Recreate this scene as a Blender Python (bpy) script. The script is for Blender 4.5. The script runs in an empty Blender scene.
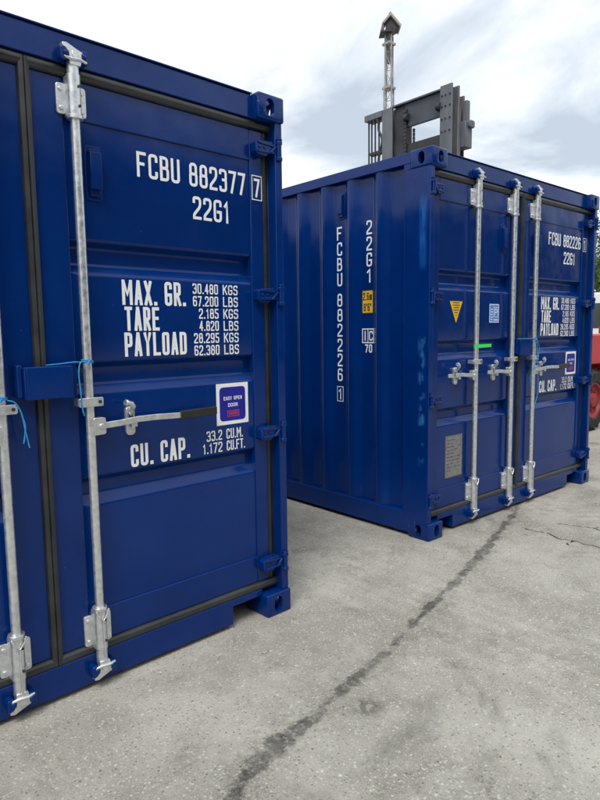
import bpy, bmesh, math, random
from mathutils import Vector, Matrix
R = math.radians
scene = bpy.context.scene
col = scene.collection

# ------------------------------------------------------------------ camera
CAM = Vector((-3.3065, -2.4773, 1.4291)); YAW, PITCH, ROLL, FPX = 0.7187, 0.1105, -0.0126, 616.9
def cam_axes():
    cy, sy, cp, sp = math.cos(YAW), math.sin(YAW), math.cos(PITCH), math.sin(PITCH)
    f = Vector((sy*cp, cy*cp, -sp)); r = Vector((cy, -sy, 0)); u = r.cross(f)
    cr, sr = math.cos(ROLL), math.sin(ROLL)
    return cr*r + sr*u, -sr*r + cr*u, f
r_, u_, f_ = cam_axes()
cd = bpy.data.cameras.new('camera'); cam = bpy.data.objects.new('camera', cd); col.objects.link(cam)
cd.sensor_fit = 'VERTICAL'; cd.sensor_height = 24.0; cd.lens = FPX*24.0/800.0
cd.clip_start = 0.05; cd.clip_end = 2000
M = Matrix((r_, u_, -f_)).transposed().to_4x4(); M.translation = CAM
cam.matrix_world = M
scene.camera = cam

# ------------------------------------------------------------------ world: bright broken overcast
SUN_EL, SUN_AZ = 54.0, -126.0      # elevation; azimuth of the sun, degrees from +Y towards +X
world = bpy.data.worlds.new('World'); scene.world = world; world.use_nodes = True
nt = world.node_tree; N, L = nt.nodes, nt.links; N.clear()
def nn(t, **kw):
    n = N.new(t)
    for k, v in kw.items(): setattr(n, k, v)
    return n
sky = nn('ShaderNodeTexSky', sky_type='NISHITA', sun_disc=False)
sky.sun_elevation = R(SUN_EL); sky.sun_rotation = R(SUN_AZ); sky.air_density = 1.0; sky.dust_density = 1.5; sky.ozone_density = 1.5
tc = nn('ShaderNodeTexCoord'); sep = nn('ShaderNodeSeparateXYZ'); L.new(tc.outputs['Generated'], sep.inputs[0])
zz = nn('ShaderNodeMath', operation='MAXIMUM'); L.new(sep.outputs['Z'], zz.inputs[0]); zz.inputs[1].default_value = 0.0
za = nn('ShaderNodeMath', operation='ADD'); L.new(zz.outputs[0], za.inputs[0]); za.inputs[1].default_value = 0.22
dx = nn('ShaderNodeMath', operation='DIVIDE'); L.new(sep.outputs['X'], dx.inputs[0]); L.new(za.outputs[0], dx.inputs[1])
dy = nn('ShaderNodeMath', operation='DIVIDE'); L.new(sep.outputs['Y'], dy.inputs[0]); L.new(za.outputs[0], dy.inputs[1])
cmb = nn('ShaderNodeCombineXYZ'); L.new(dx.outputs[0], cmb.inputs[0]); L.new(dy.outputs[0], cmb.inputs[1]); cmb.inputs[2].default_value = 3.7
n1 = nn('ShaderNodeTexNoise'); n1.inputs['Scale'].default_value = 1.35; n1.inputs['Detail'].default_value = 9; n1.inputs['Roughness'].default_value = .55; n1.inputs['Distortion'].default_value = .35
L.new(cmb.outputs[0], n1.inputs['Vector'])
ramp = nn('ShaderNodeValToRGB'); L.new(n1.outputs['Fac'], ramp.inputs[0])
e = ramp.color_ramp.elements
e[0].position = .38; e[0].color = (4.1, 4.7, 5.4, 1)
e[1].position = .61; e[1].color = (9.6, 9.6, 9.5, 1)
e2 = ramp.color_ramp.elements.new(.455); e2.color = (5.7, 6.2, 6.8, 1)
e3 = ramp.color_ramp.elements.new(.52); e3.color = (7.5, 7.8, 8.1, 1)
mix = nn('ShaderNodeMix', data_type='RGBA'); mix.inputs[0].default_value = .93
L.new(sky.outputs[0], mix.inputs[6]); L.new(ramp.outputs[0], mix.inputs[7])
bg = nn('ShaderNodeBackground'); bg.inputs[1].default_value = 0.102; L.new(mix.outputs[2], bg.inputs[0])
wo = nn('ShaderNodeOutputWorld'); L.new(bg.outputs[0], wo.inputs[0])

# ------------------------------------------------------------------ sun (veiled)
sl = bpy.data.lights.new('sun', 'SUN'); sl.energy = 1.5; sl.angle = R(25); sl.color = (1, .96, .9)
sun = bpy.data.objects.new('sun', sl); col.objects.link(sun)
sd = Vector((math.sin(R(SUN_AZ))*math.cos(R(SUN_EL)), math.cos(R(SUN_AZ))*math.cos(R(SUN_EL)), math.sin(R(SUN_EL))))
sun.rotation_euler = sd.to_track_quat('Z', 'Y').to_euler(); sun.location = (0, 0, 30)

vs = scene.view_settings
vs.view_transform = 'Standard'; vs.look = 'None'; vs.gamma = 1; vs.exposure = 0.55; vs.use_curve_mapping = False
scene.render.engine = 'CYCLES'

# ------------------------------------------------------------------ materials
MAT = {}
def mat(name, base=(.5, .5, .5), rough=.5, metal=0.0, spec=.5, coat=0.0):
    m = bpy.data.materials.new(name); m.use_nodes = True
    b = m.node_tree.nodes['Principled BSDF']
    b.inputs['Base Color'].default_value = (*base, 1); b.inputs['Roughness'].default_value = rough
    b.inputs['Metallic'].default_value = metal; b.inputs['Specular IOR Level'].default_value = spec
    b.inputs['Coat Weight'].default_value = coat
    MAT[name] = m
    return m
def nodes(m):
    t = m.node_tree
    def new(ty, **kw):
        n = t.nodes.new(ty)
        for k, v in kw.items(): setattr(n, k, v)
        return n
    return t, t.nodes['Principled BSDF'], new, t.links.new
def vary(name, c0, c1, scale=6.0, rough=(.4, .6), metal=0.0, spec=.5, bump=0.0, bscale=60, detail=6, lo=.35, hi=.65, streak=None):
    """colour noise between two tones, roughness noise and fine bump in object space"""
    m = mat(name, c0, rough[0], metal, spec); t, b, new, ln = nodes(m)
    tc = new('ShaderNodeTexCoord'); mp = new('ShaderNodeMapping'); ln(tc.outputs['Object'], mp.inputs[0])
    if streak: mp.inputs['Scale'].default_value = streak
    n = new('ShaderNodeTexNoise'); n.inputs['Scale'].default_value = scale; n.inputs['Detail'].default_value = detail
    ln(mp.outputs[0], n.inputs['Vector'])
    r = new('ShaderNodeValToRGB'); r.color_ramp.elements[0].position = lo; r.color_ramp.elements[1].position = hi
    r.color_ramp.elements[0].color = (*c0, 1); r.color_ramp.elements[1].color = (*c1, 1)
    ln(n.outputs['Fac'], r.inputs[0]); ln(r.outputs[0], b.inputs['Base Color'])
    mr = new('ShaderNodeMapRange'); mr.inputs[1].default_value = .3; mr.inputs[2].default_value = .7
    mr.inputs[3].default_value = rough[0]; mr.inputs[4].default_value = rough[1]
    ln(n.outputs['Fac'], mr.inputs[0]); ln(mr.outputs[0], b.inputs['Roughness'])
    if bump:
        n2 = new('ShaderNodeTexNoise'); n2.inputs['Scale'].default_value = bscale; n2.inputs['Detail'].default_value = 4
        ln(tc.outputs['Object'], n2.inputs['Vector'])
        bp = new('ShaderNodeBump'); bp.inputs['Strength'].default_value = bump; bp.inputs['Distance'].default_value = .004
        ln(n2.outputs['Fac'], bp.inputs['Height']); ln(bp.outputs[0], b.inputs['Normal'])
    return m

def paint_material(name, rubs=False, worn=False):
    """semi-gloss navy container paint: slight dents in the sheet, faint dust, scuffs down to a paler blue"""
    m = mat(name, (.001, .022, .14), .25, 0, .30); t, b, new, ln = nodes(m)
    tc = new('ShaderNodeTexCoord'); O = tc.outputs['Object']
    def noise(scale, det=5, rough=.55, vec=O):
        n = new('ShaderNodeTexNoise'); n.inputs['Scale'].default_value = scale; n.inputs['Detail'].default_value = det
        n.inputs['Roughness'].default_value = rough; ln(vec, n.inputs['Vector']); return n
    def mixc(a, c, fac):
        x = new('ShaderNodeMix', data_type='RGBA'); ln(fac, x.inputs[0])
        if isinstance(a, tuple): x.inputs[6].default_value = (*a, 1)
        else: ln(a, x.inputs[6])
        x.inputs[7].default_value = (*c, 1); return x.outputs[2]
    def mr(src, a, c, lo, hi):
        x = new('ShaderNodeMapRange'); ln(src, x.inputs[0])
        for i, v in enumerate((a, c, lo, hi)): x.inputs[i+1].default_value = v
        return x.outputs[0]
    mp = new('ShaderNodeMapping'); ln(O, mp.inputs[0]); mp.inputs['Scale'].default_value = (1, 1, .22)
    big = noise(2.2, 4); c = mixc((.0002, .0212, .138), (.0005, .0268, .166), mr(big.outputs['Fac'], .35, .65, 0, 1))
    dust = noise(9, 8, .65, mp.outputs[0]); c = mixc(c, (.05, .075, .14), mr(dust.outputs['Fac'], .60, .82, 0, .10))
    fleck = noise(85, 2, .5); big2 = noise(3.5, 2)
    fm = new('ShaderNodeMath', operation='MULTIPLY'); ln(mr(fleck.outputs['Fac'], .74, .78, 0, 1), fm.inputs[0]); ln(mr(big2.outputs['Fac'], .5, .6, 0, .6), fm.inputs[1])
    c = mixc(c, (.10, .13, .22), fm.outputs[0])
    mps = new('ShaderNodeMapping'); ln(O, mps.inputs[0]); mps.inputs['Scale'].default_value = (1, 1, .05); mps.inputs['Rotation'].default_value = (.08, .05, 0)
    scr = noise(120, 2, .5, mps.outputs[0]); sar = noise(2.4, 3)
    sm = new('ShaderNodeMath', operation='MULTIPLY'); ln(mr(scr.outputs['Fac'], .72, .76, 0, 1), sm.inputs[0]); ln(mr(sar.outputs['Fac'], .52, .62, 0, .35), sm.inputs[1])
    c = mixc(c, (.06, .10, .22), sm.outputs[0])
    if worn:     # knocked edges: chips to pale primer and a few rust specks
        ch = noise(38, 5, .7); ar = noise(6, 3)
        cm = new('ShaderNodeMath', operation='MULTIPLY'); ln(mr(ch.outputs['Fac'], .60, .66, 0, 1), cm.inputs[0]); ln(mr(ar.outputs['Fac'], .48, .60, 0, .85), cm.inputs[1])
        c = mixc(c, (.13, .17, .27), cm.outputs[0])
        ru = noise(70, 3, .6); rm = new('ShaderNodeMath', operation='MULTIPLY'); ln(mr(ru.outputs['Fac'], .68, .72, 0, 1), rm.inputs[0]); ln(mr(ar.outputs['Fac'], .55, .62, 0, .7), rm.inputs[1])
        c = mixc(c, (.10, .045, .02), rm.outputs[0])
    if rubs:     # pale rubbed streaks on the side of the near corner post
        sp = new('ShaderNodeSeparateXYZ'); ln(O, sp.inputs[0])
        mp2 = new('ShaderNodeMapping'); ln(O, mp2.inputs[0]); mp2.inputs['Scale'].default_value = (1, 1.0, .12)
        sn = noise(55, 6, .7, mp2.outputs[0]); pn = noise(7, 4, .6)
        def band(src, a, bb, s):
            p = new('ShaderNodeMath', operation='SUBTRACT'); ln(mr(src, a-s, a+s, 0, 1), p.inputs[0]); ln(mr(src, bb-s, bb+s, 0, 1), p.inputs[1]); return p.outputs[0]
        def mul(a, bb):
            p = new('ShaderNodeMath', operation='MULTIPLY'); p.use_clamp = True; ln(a, p.inputs[0])
            if isinstance(bb, float): p.inputs[1].default_value = bb
            else: ln(bb, p.inputs[1])
            return p.outputs[0]
        yb = band(sp.outputs['Y'], .050, .098, .012)
        s1 = mul(mul(yb, band(sp.outputs['Z'], 1.84, 2.29, .03)), mr(sn.outputs['Fac'], .35, .62, .12, .9))
        s2 = mul(mul(yb, band(sp.outputs['Z'], .55, 1.42, .05)), mul(mr(pn.outputs['Fac'], .50, .60, 0, 1), mr(sn.outputs['Fac'], .35, .6, .1, 1)))
        c = mixc(c, (.016, .11, .40), s1); c = mixc(c, (.035, .16, .42), s2)
    ln(c, b.inputs['Base Color'])
    rn = noise(14, 6, .6); ln(mr(rn.outputs['Fac'], .3, .7, .10, .22), b.inputs['Roughness'])
    w = noise(2.6, 2, .4); w2 = noise(240, 2)
    b1 = new('ShaderNodeBump'); b1.inputs['Strength'].default_value = .42; b1.inputs['Distance'].default_value = .02; ln(w.outputs['Fac'], b1.inputs['Height'])
    b2 = new('ShaderNodeBump'); b2.inputs['Strength'].default_value = .10; b2.inputs['Distance'].default_value = .0015; ln(w2.outputs['Fac'], b2.inputs['Height'])
    ln(b1.outputs[0], b2.inputs['Normal']); ln(b2.outputs[0], b.inputs['Normal'])
    return m
paint_material('navy_paint'); paint_material('navy_paint_rubbed', True); paint_material('navy_paint_worn', False, True)
vary('zinc', (.62, .645, .66), (.80, .82, .82), 45, (.24, .42), .8, .5, .12, 90)
vary('rubber', (.016, .018, .021), (.032, .034, .037), 9, (.30, .45), 0, .55, .1, 120)
vary('black_grip', (.012, .012, .013), (.02, .02, .02), 20, (.45, .55))
vary('vinyl_white', (.80, .82, .85), (.88, .89, .90), 25, (.45, .6), 0, .4, lo=.3, hi=.7)
vary('vinyl_white_thin', (.60, .63, .70), (.78, .80, .83), 60, (.45, .6), 0, .4)
vary('vinyl_yellow', (.72, .42, .02), (.80, .50, .04), 20, (.45, .6))
vary('vinyl_black', (.012, .012, .014), (.02, .02, .022), 20, (.45, .6))
vary('vinyl_blue', (.006, .006, .26), (.010, .009, .31), 20, (.35, .5))
vary('vinyl_sky', (.05, .20, .62), (.09, .28, .70), 90, (.4, .6))
vary('vinyl_red', (.45, .02, .05), (.5, .05, .08), 30, (.4, .6))
vary('plate_steel', (.20, .21, .215), (.30, .30, .29), 40, (.4, .6), .3)
vary('plate_ink', (.07, .075, .08), (.12, .12, .12), 40, (.5, .6))
vary('green_tape', (.02, .72, .10), (.03, .80, .14), 20, (.45, .6))
vary('cord', (.015, .22, .55), (.03, .34, .70), 160, (.6, .8), bump=.5, bscale=500)
vary('steel_grey', (.085, .095, .108), (.16, .17, .185), 5, (.4, .65), .1, .5, .2, 60, streak=(1, 1, .4))
vary('steel_blue', (.040, .046, .056), (.075, .082, .095), 5, (.4, .65), .1, .5, .2, 60, streak=(1, 1, .4))
vary('hub_red', (.20, .018, .018), (.30, .03, .028), 6, (.5, .7))
vary('steel_dark', (.028, .03, .033), (.06, .06, .062), 6, (.45, .7), .2, .4)
vary('steel_rusty', (.10, .075, .06), (.20, .17, .15), 8, (.6, .8), .1, .3)
vary('mast_white', (.22, .215, .21), (.40, .39, .37), 3, (.45, .6), .3)
vary('head_panel', (.34, .27, .25), (.44, .38, .36), 4, (.6, .7))
vary('red_paint', (.42, .016, .018), (.52, .03, .03), 4, (.32, .5))
vary('tyre', (.014, .014, .014), (.04, .038, .036), 14, (.7, .9), 0, .3, .4, 60)
vary('van_white', (.70, .71, .72), (.78, .78, .78), 3, (.25, .35))
vary('lamp_red', (.4, .01, .01), (.5, .02, .02), 10, (.2, .3))
vary('van_grey', (.05, .05, .055), (.08, .08, .08), 8, (.5, .6))
g = mat('window_glass', (.015, .022, .022), .06, 0, .7)
vary('bark', (.07, .05, .035), (.13, .10, .075), 8, (.8, .95), 0, .2, .8, 30, streak=(1, 1, .2))
vary('leaf_green', (.035, .075, .018), (.085, .14, .035), 3, (.5, .7), 0, .3)
vary('leaf_deep', (.022, .052, .016), (.055, .10, .028), 3, (.5, .7), 0, .3)

def ground_material():
    m = mat('worn_concrete', (.3, .3, .28), .85, 0, .3); t, b, new, ln = nodes(m)
    tc = new('ShaderNodeTexCoord'); O = tc.outputs['Object']
    def noise(scale, det=5, rough=.55, dist=0, vec=O):
        n = new('ShaderNodeTexNoise'); n.inputs['Scale'].default_value = scale; n.inputs['Detail'].default_value = det
        n.inputs['Roughness'].default_value = rough; n.inputs['Distortion'].default_value = dist; ln(vec, n.inputs['Vector']); return n.outputs['Fac']
    def vor(scale, feat='F1'):
        n = new('ShaderNodeTexVoronoi', feature=feat); n.inputs['Scale'].default_value = scale; ln(O, n.inputs['Vector']); return n
    def mr(src, a, c, lo, hi):
        x = new('ShaderNodeMapRange'); ln(src, x.inputs[0])
        for i, v in enumerate((a, c, lo, hi)): x.inputs[i+1].default_value = v
        return x.outputs[0]
    def mixc(a, c, fac, blend='MIX'):
        x = new('ShaderNodeMix', data_type='RGBA', blend_type=blend)
        if isinstance(fac, float): x.inputs[0].default_value = fac
        else: ln(fac, x.inputs[0])
        for s, v in ((6, a), (7, c)):
            if isinstance(v, tuple): x.inputs[s].default_value = (*v, 1)
            else: ln(v, x.inputs[s])
        return x.outputs[2]
    def mul(a, c):
        p = new('ShaderNodeMath', operation='MULTIPLY'); ln(a, p.inputs[0])
        if isinstance(c, float): p.inputs[1].default_value = c
        else: ln(c, p.inputs[1])
        return p.outputs[0]
    def add(a, c):
        p = new('ShaderNodeMath', operation='ADD'); ln(a, p.inputs[0])
        if isinstance(c, float): p.inputs[1].default_value = c
        else: ln(c, p.inputs[1])
        return p.outputs[0]
    base = mixc((.300, .284, .240), (.432, .413, .358), mr(noise(1.1, 5, .62, .5), .40, .60, 0, 1))
    base = mixc(base, (.22, .205, .165), mr(noise(3.3, 5, .66, .6), .50, .68, 0, .65))
    base = mixc(base, (.54, .52, .455), mr(noise(5.5, 4, .6), .55, .75, 0, .5))
    # aggregate: coarse and fine stones with their own tones
    v1 = vor(88); sp1 = new('ShaderNodeSeparateColor'); ln(v1.outputs['Color'], sp1.inputs[0])
    st = mixc((.13, .125, .115), (.62, .61, .58), sp1.outputs[0])
    m1 = mul(mr(v1.outputs['Distance'], .30, .48, 1, 0), mr(sp1.outputs[1], .36, .48, 0, .8))
    base = mixc(base, st, m1)
    v2 = vor(200); sp2 = new('ShaderNodeSeparateColor'); ln(v2.outputs['Color'], sp2.inputs[0])
    base = mixc(base, mixc((.12, .115, .105), (.64, .63, .60), sp2.outputs[2]), mul(mr(v2.outputs['Distance'], .3, .5, 1, 0), .6))
    v3 = vor(30); sp3 = new('ShaderNodeSeparateColor'); ln(v3.outputs['Color'], sp3.inputs[0])
    base = mixc(base, (.66, .65, .62), mul(mr(v3.outputs['Distance'], .10, .24, 1, 0), mr(sp3.outputs[0], .72, .95, 0, .75)))
    base = mixc(base, (.09, .085, .078), mul(mr(v3.outputs['Distance'], .10, .18, 1, 0), mr(sp3.outputs[1], .86, .9, 0, .8)))
    base = mixc(base, (.11, .105, .095), mr(noise(2.1, 6, .72, .8), .58, .72, 0, .5))
    base = mixc(base, (.10, .095, .085), mul(mr(noise(1.6, 4, .6), .57, .66, 0, 1), mr(noise(26, 5, .75), .50, .62, 0, .55)))   # grubby, grainy patches
    base = mixc(base, (.07, .066, .06), mul(mr(vor(1.3).outputs['Distance'], .05, .12, .6, 0), mr(noise(30, 4, .7), .38, .55, 0, 1)))          # old oil drips
    # the seeped line and the cracks: distances stored on the ground's vertices
    at = new('ShaderNodeAttribute'); at.attribute_name = 'stain'
    dn = add(at.outputs['Fac'], mul(add(noise(10, 6, .72), -.47), .16))
    dn = add(dn, mul(add(noise(24, 3, .6), -.5), .05))
    dn = add(dn, mul(add(noise(75, 3, .65), -.5), .03))
    wet = mul(mr(dn, -.012, .008, 1, 0), mul(mr(noise(4.5, 3), .36, .52, .6, 1), mr(noise(42, 4, .7), .33, .47, .35, 1)))
    halo = mul(mr(dn, .0, .11, .75, 0), mr(noise(48, 4, .7), .48, .60, 0, 1))
    tone = mixc((.44, .44, .44), (.30, .30, .31), mr(noise(16, 5, .6), .4, .6, 0, 1))
    base = mixc(base, mixc(base, (.62, .61, .60), 1.0, 'MULTIPLY'), mul(halo, 1.0))
    base = mixc(base, mixc(base, tone, 1.0, 'MULTIPLY'), wet)
    ac = new('ShaderNodeAttribute'); ac.attribute_name = 'crack'
    cdn = add(ac.outputs['Fac'], mul(add(noise(38, 4, .6), -.5), .012))
    crk = mr(cdn, .0055, .0095, 1, 0)
    base = mixc(base, (.045, .042, .038), crk)
    ln(base, b.inputs['Base Color'])
    ln(mr(wet, 0, 1, .86, .62), b.inputs['Roughness'])
    h = add(mul(noise(140, 5, .65), .5), mul(mr(v1.outputs['Distance'], 0, .6, 1, 0), .4))
    h = add(h, mul(noise(7, 4, .5), .9)); h = add(h, mul(crk, -1.5)); h = add(h, mul(wet, -.25))
    bp = new('ShaderNodeBump'); bp.inputs['Strength'].default_value = .55; bp.inputs['Distance'].default_value = .006
    ln(h, bp.inputs['Height']); ln(bp.outputs[0], b.inputs['Normal'])
ground_material()

# ------------------------------------------------------------------ mesh helpers
def rounded(pts, rad, closed=False, n=3):
    """replace corners of a 2-D polyline by short arcs; a third element 0 keeps the corner sharp"""
    out = []; k = len(pts)
    for i, p in enumerate(pts):
        if (not closed and i in (0, k-1)) or (len(p) > 2 and p[2] == 0): out.append((p[0], p[1])); continue
        a, b, c = Vector(pts[i-1][:2]), Vector(p[:2]), Vector(pts[(i+1) % k][:2])
        d1, d2 = a-b, c-b
        rr = min(rad, d1.length*.5, d2.length*.5); s = b + d1.normalized()*rr; e_ = b + d2.normalized()*rr
        for j in range(n+1):
            tt = j/n; q = s*(1-tt)**2 + b*2*tt*(1-tt) + e_*tt*tt
            out.append((q.x, q.y))
    return out
class MB:
    def __init__(s): s.v = []; s.f = []; s.m = []
    def face(s, idx, mi=0): s.f.append(tuple(idx)); s.m.append(mi)
    def quad(s, pts, mi=0):
        b = len(s.v); s.v += [tuple(p) for p in pts]; s.face(range(b, b+len(pts)), mi)
    def box(s, x0, x1, y0, y1, z0, z1, mi=0):
        b = len(s.v)
        s.v += [(x, y, z) for z in (z0, z1) for y in (y0, y1) for x in (x0, x1)]
        for q in ((0, 2, 3, 1), (4, 5, 7, 6), (0, 1, 5, 4), (2, 6, 7, 3), (0, 4, 6, 2), (1, 3, 7, 5)): s.face([b+i for i in q], mi)
        return s
    def prism(s, poly, axis, a0, a1, mi=0):
        k = len(poly); b = len(s.v)
        def P(p, a): return {'x': (a, p[0], p[1]), 'y': (p[0], a, p[1]), 'z': (p[0], p[1], a)}[axis]
        s.v += [P(p, a0) for p in poly] + [P(p, a1) for p in poly]
        s.face(range(b, b+k), mi); s.face(range(b+2*k-1, b+k-1, -1), mi)
        for i in range(k): s.face((b+i, b+(i+1) % k, b+k+(i+1) % k, b+k+i), mi)
        return s
    def tube(s, path, r, n=10, sect=None, mi=0, cap=True):
        """sweep a round (or given rectangular half-width/half-height) section along a path"""
        path = [Vector(p) for p in path]; b = len(s.v); k = len(path)
        up = None
        for i, p in enumerate(path):
            t = (path[min(i+1, k-1)] - path[max(i-1, 0)]).normalized()
            if up is None:
                up = Vector((0, 0, 1)) if abs(t.z) < .9 else Vector((0, 1, 0))
            side = t.cross(up).normalized(); up = side.cross(t).normalized()
            rr = r[i] if isinstance(r, (list, tuple)) else r
            if sect: s.v += [tuple(p + side*a*sect[0] + up*c*sect[1]) for a, c in ((-1, -1), (1, -1), (1, 1), (-1, 1))]
            else: s.v += [tuple(p + (side*math.cos(2*math.pi*j/n) + up*math.sin(2*math.pi*j/n))*rr) for j in range(n)]
        m = 4 if sect else n
        for i in range(k-1):
            for j in range(m):
                s.face((b+i*m+j, b+i*m+(j+1) % m, b+(i+1)*m+(j+1) % m, b+(i+1)*m+j), mi)
        if cap: s.face([b+j for j in range(m)][::-1], mi); s.face([b+(k-1)*m+j for j in range(m)], mi)
        return s
    def build(s, name, mats, parent=None, bevel=0.0, smooth=None, recalc=True, seg=2):
        me = bpy.data.meshes.new(name); me.from_pydata(s.v, [], s.f)
        for mm in (mats if isinstance(mats, (list, tuple)) else [mats]): me.materials.append(MAT[mm])
        for p, mi in zip(me.polygons, s.m): p.material_index = mi
        if recalc:
            bm = bmesh.new(); bm.from_mesh(me); bmesh.ops.recalc_face_normals(bm, faces=bm.faces); bm.to_mesh(me); bm.free()
        if smooth or bevel:
            for p in me.polygons: p.use_smooth = True
            me.set_sharp_from_angle(angle=R(smooth or 35))
        o = bpy.data.objects.new(name, me); col.objects.link(o)
        if parent: o.parent = parent
        if bevel:
            md = o.modifiers.new('bevel', 'BEVEL'); md.width = bevel; md.segments = seg; md.limit_method = 'ANGLE'; md.angle_limit = R(40); md.harden_normals = False
        return o
def empty(name, loc=(0, 0, 0), rz=0.0):
    o = bpy.data.objects.new(name, None); col.objects.link(o); o.location = loc; o.rotation_euler = (0, 0, rz); o.empty_display_size = .2
    return o
def tag(o, label=None, cat=None, group=None, kind=None):
    for k, v in (('label', label), ('category', cat), ('group', group), ('kind', kind)):
        if v: o[k] = v
    return o

# ------------------------------------------------------------------ stroke lettering (condensed block capitals)
S_ = 0
GL = {
 'F': [[(0, 0), (0, 1, 0), (1, 1)], [(0, .53), (.75, .53)]], 'C': [[(1, .78), (1, 1), (0, 1), (0, 0), (1, 0), (1, .22)]],
 'B': [[(0, 0), (0, 1)], [(0, 1), (.92, 1), (.92, .53), (0, .53)], [(0, .53), (1, .53), (1, 0), (0, 0)]], 'U': [[(0, 1), (0, 0), (1, 0), (1, 1)]],
 '8': [[(.5, .53), (.05, .53), (.05, 1), (.95, 1), (.95, .53), (.5, .53)], [(.5, .53), (0, .53), (0, 0), (1, 0), (1, .53), (.5, .53)]],
 '2': [[(0, .80), (0, 1), (1, 1), (1, .58), (0, .16), (0, 0, 0), (1, 0)]],
 '3': [[(0, .86), (0, 1), (1, 1), (1, .53), (.5, .53)], [(.5, .53), (1, .53), (1, 0), (0, 0), (0, .14)]],
 '7': [[(0, 1), (1, 1, 0), (.32, 0)]], 'G': [[(1, .80), (1, 1), (0, 1), (0, 0), (1, 0), (1, .45, 0), (.55, .45)]],
 '1': [[(.1, .80), (.62, 1, 0), (.62, 0)]], 'M': [[(0, 0), (0, 1)], [(1, 0), (1, 1)], [(.04, .97), (.5, .42, 0), (.96, .97)]],
 'A': [[(0, 0), (.46, 1)], [(1, 0), (.54, 1)], [(.25, .26), (.75, .26)]], 'X': [[(0, 0), (1, 1)], [(0, 1), (1, 0)]],
 'R': [[(0, 0), (0, 1)], [(0, 1), (.95, 1), (.95, .48), (0, .48)], [(.42, .48), (1, 0)]], 'T': [[(0, 1), (1, 1)], [(.5, 1), (.5, 0)]],
 'E': [[(1, 1), (0, 1, 0), (0, 0, 0), (1, 0)], [(0, .53), (.82, .53)]], 'P': [[(0, 0), (0, 1)], [(0, 1), (1, 1), (1, .45), (0, .45)]],
 'Y': [[(0, 1), (.5, .46, 0), (1, 1)], [(.5, .46), (.5, 0)]], 'L': [[(0, 1), (0, 0, 0), (1, 0)]],
 'O': [[(.5, 1), (0, 1), (0, 0), (1, 0), (1, 1), (.5, 1)]], '0': [[(.5, 1), (0, 1), (0, 0), (1, 0), (1, 1), (.5, 1)]],
 'D': [[(.0, 1), (1, 1), (1, 0), (0, 0, 0), (0, 1)]], '4': [[(.72, 0), (.72, 1)], [(.66, .97), (0, .28, 0), (1, .28)]],
 'K': [[(0, 0), (0, 1)], [(1, 1), (0, .4)], [(.34, .6), (1, 0)]],
 'S': [[(1, .84), (1, 1), (0, 1), (0, .53), (1, .53), (1, 0), (0, 0), (0, .16)]],
 '6': [[(.95, .86), (.95, 1), (0, 1), (0, .3)], [(0, .3), (0, .56), (1, .56), (1, 0), (0, 0), (0, .3)]], '9': [[(.05, .14), (.05, 0), (1, 0), (1, .7)], [(1, .7), (1, .44), (0, .44), (0, 1), (1, 1), (1, .7)]],
 '5': [[(.95, 1), (.05, 1, 0), (.05, .56), (1, .56), (1, 0), (0, 0), (0, .16)]], 'N': [[(0, 0), (0, 1)], [(1, 0), (1, 1)], [(.05, .95), (.95, .05)]],
 'i': [[(.5, 0), (.5, .68)], [(.5, .86), (.5, 1)]], 'm': [[(0, 0), (0, .7, 0), (.5, .7), (.5, 0)], [(.5, .5), (.5, .7), (1, .7), (1, 0)]],
 "'": [[(.5, 1), (.4, .74)]], '"': [[(.25, 1), (.2, .74)], [(.75, 1), (.7, .74)]], '.': None}
CW = {'.': .34, '1': .74, ' ': .62, 'M': 1.28, "'": .35, 'm': 1.2, 'i': .5, '"': .6}
def ribbon(mb, pts, sw, fn, k, mi=0):
    hw = sw/2; P = [Vector(p) for p in pts]; n = len(P); lft = []; rgt = []
    closed = n > 3 and (P[0]-P[-1]).length < 1e-6
    if not closed:
        P[0] = P[0] + (P[0]-P[1]).normalized()*hw; P[-1] = P[-1] + (P[-1]-P[-2]).normalized()*hw
    for i in range(n):
        a = P[i-1] if i else (P[-2] if closed else None); c = P[i+1] if i < n-1 else (P[1] if closed else None)
        t1 = (P[i]-a).normalized() if a is not None else None; t2 = (c-P[i]).normalized() if c is not None else None
        if t1 is None: t1 = t2
        if t2 is None: t2 = t1
        t = (t1+t2); t = t.normalized() if t.length > 1e-6 else t1
        nr = Vector((-t.y, t.x)); co = max(.62, nr.dot(Vector((-t1.y, t1.x))))
        lft.append(P[i]+nr*hw/co); rgt.append(P[i]-nr*hw/co)
    b = len(mb.v)
    for a, c in zip(lft, rgt): mb.v += [tuple(fn(a.x, a.y, k)), tuple(fn(c.x, c.y, k))]
    for i in range(n-1): mb.face((b+2*i, b+2*i+1, b+2*i+3, b+2*i+2), mi)
def glyph(mb, ch, x, w, z0, h, sw, fn, mi=0):
    if ch == '.':
        mb.quad([fn(x, z0, 0), fn(x+sw*1.15, z0, 0), fn(x+sw*1.15, z0+sw*1.15, 0), fn(x, z0+sw*1.15, 0)], mi); return
    for k, st in enumerate(GL[ch]):
        pts = [(x+sw/2+p[0]*(w-sw), z0+sw/2+p[1]*(h-sw)) + tuple(p[2:]) for p in st]
        ribbon(mb, rounded(pts, .42*(w-sw), n=4), sw, fn, k, mi)
def write(mb, s, x0, x1, z0, h, sw, fn, gap=.24, mi=0):
    tot = sum(CW.get(c, 1) for c in s) + gap*(len(s)-1); u = (x1-x0)/tot; x = x0
    for c in s:
        w = CW.get(c, 1)*u
        if c != ' ': glyph(mb, c, x, w, z0, h, sw, fn, mi)
        x += w + gap*u
def frame_rect(mb, x0, x1, z0, z1, sw, fn, mi=0):
    ribbon(mb, [(x0, z0), (x0, z1), (x1, z1), (x1, z0), (x0, z0)], sw, fn, 0, mi)

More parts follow.
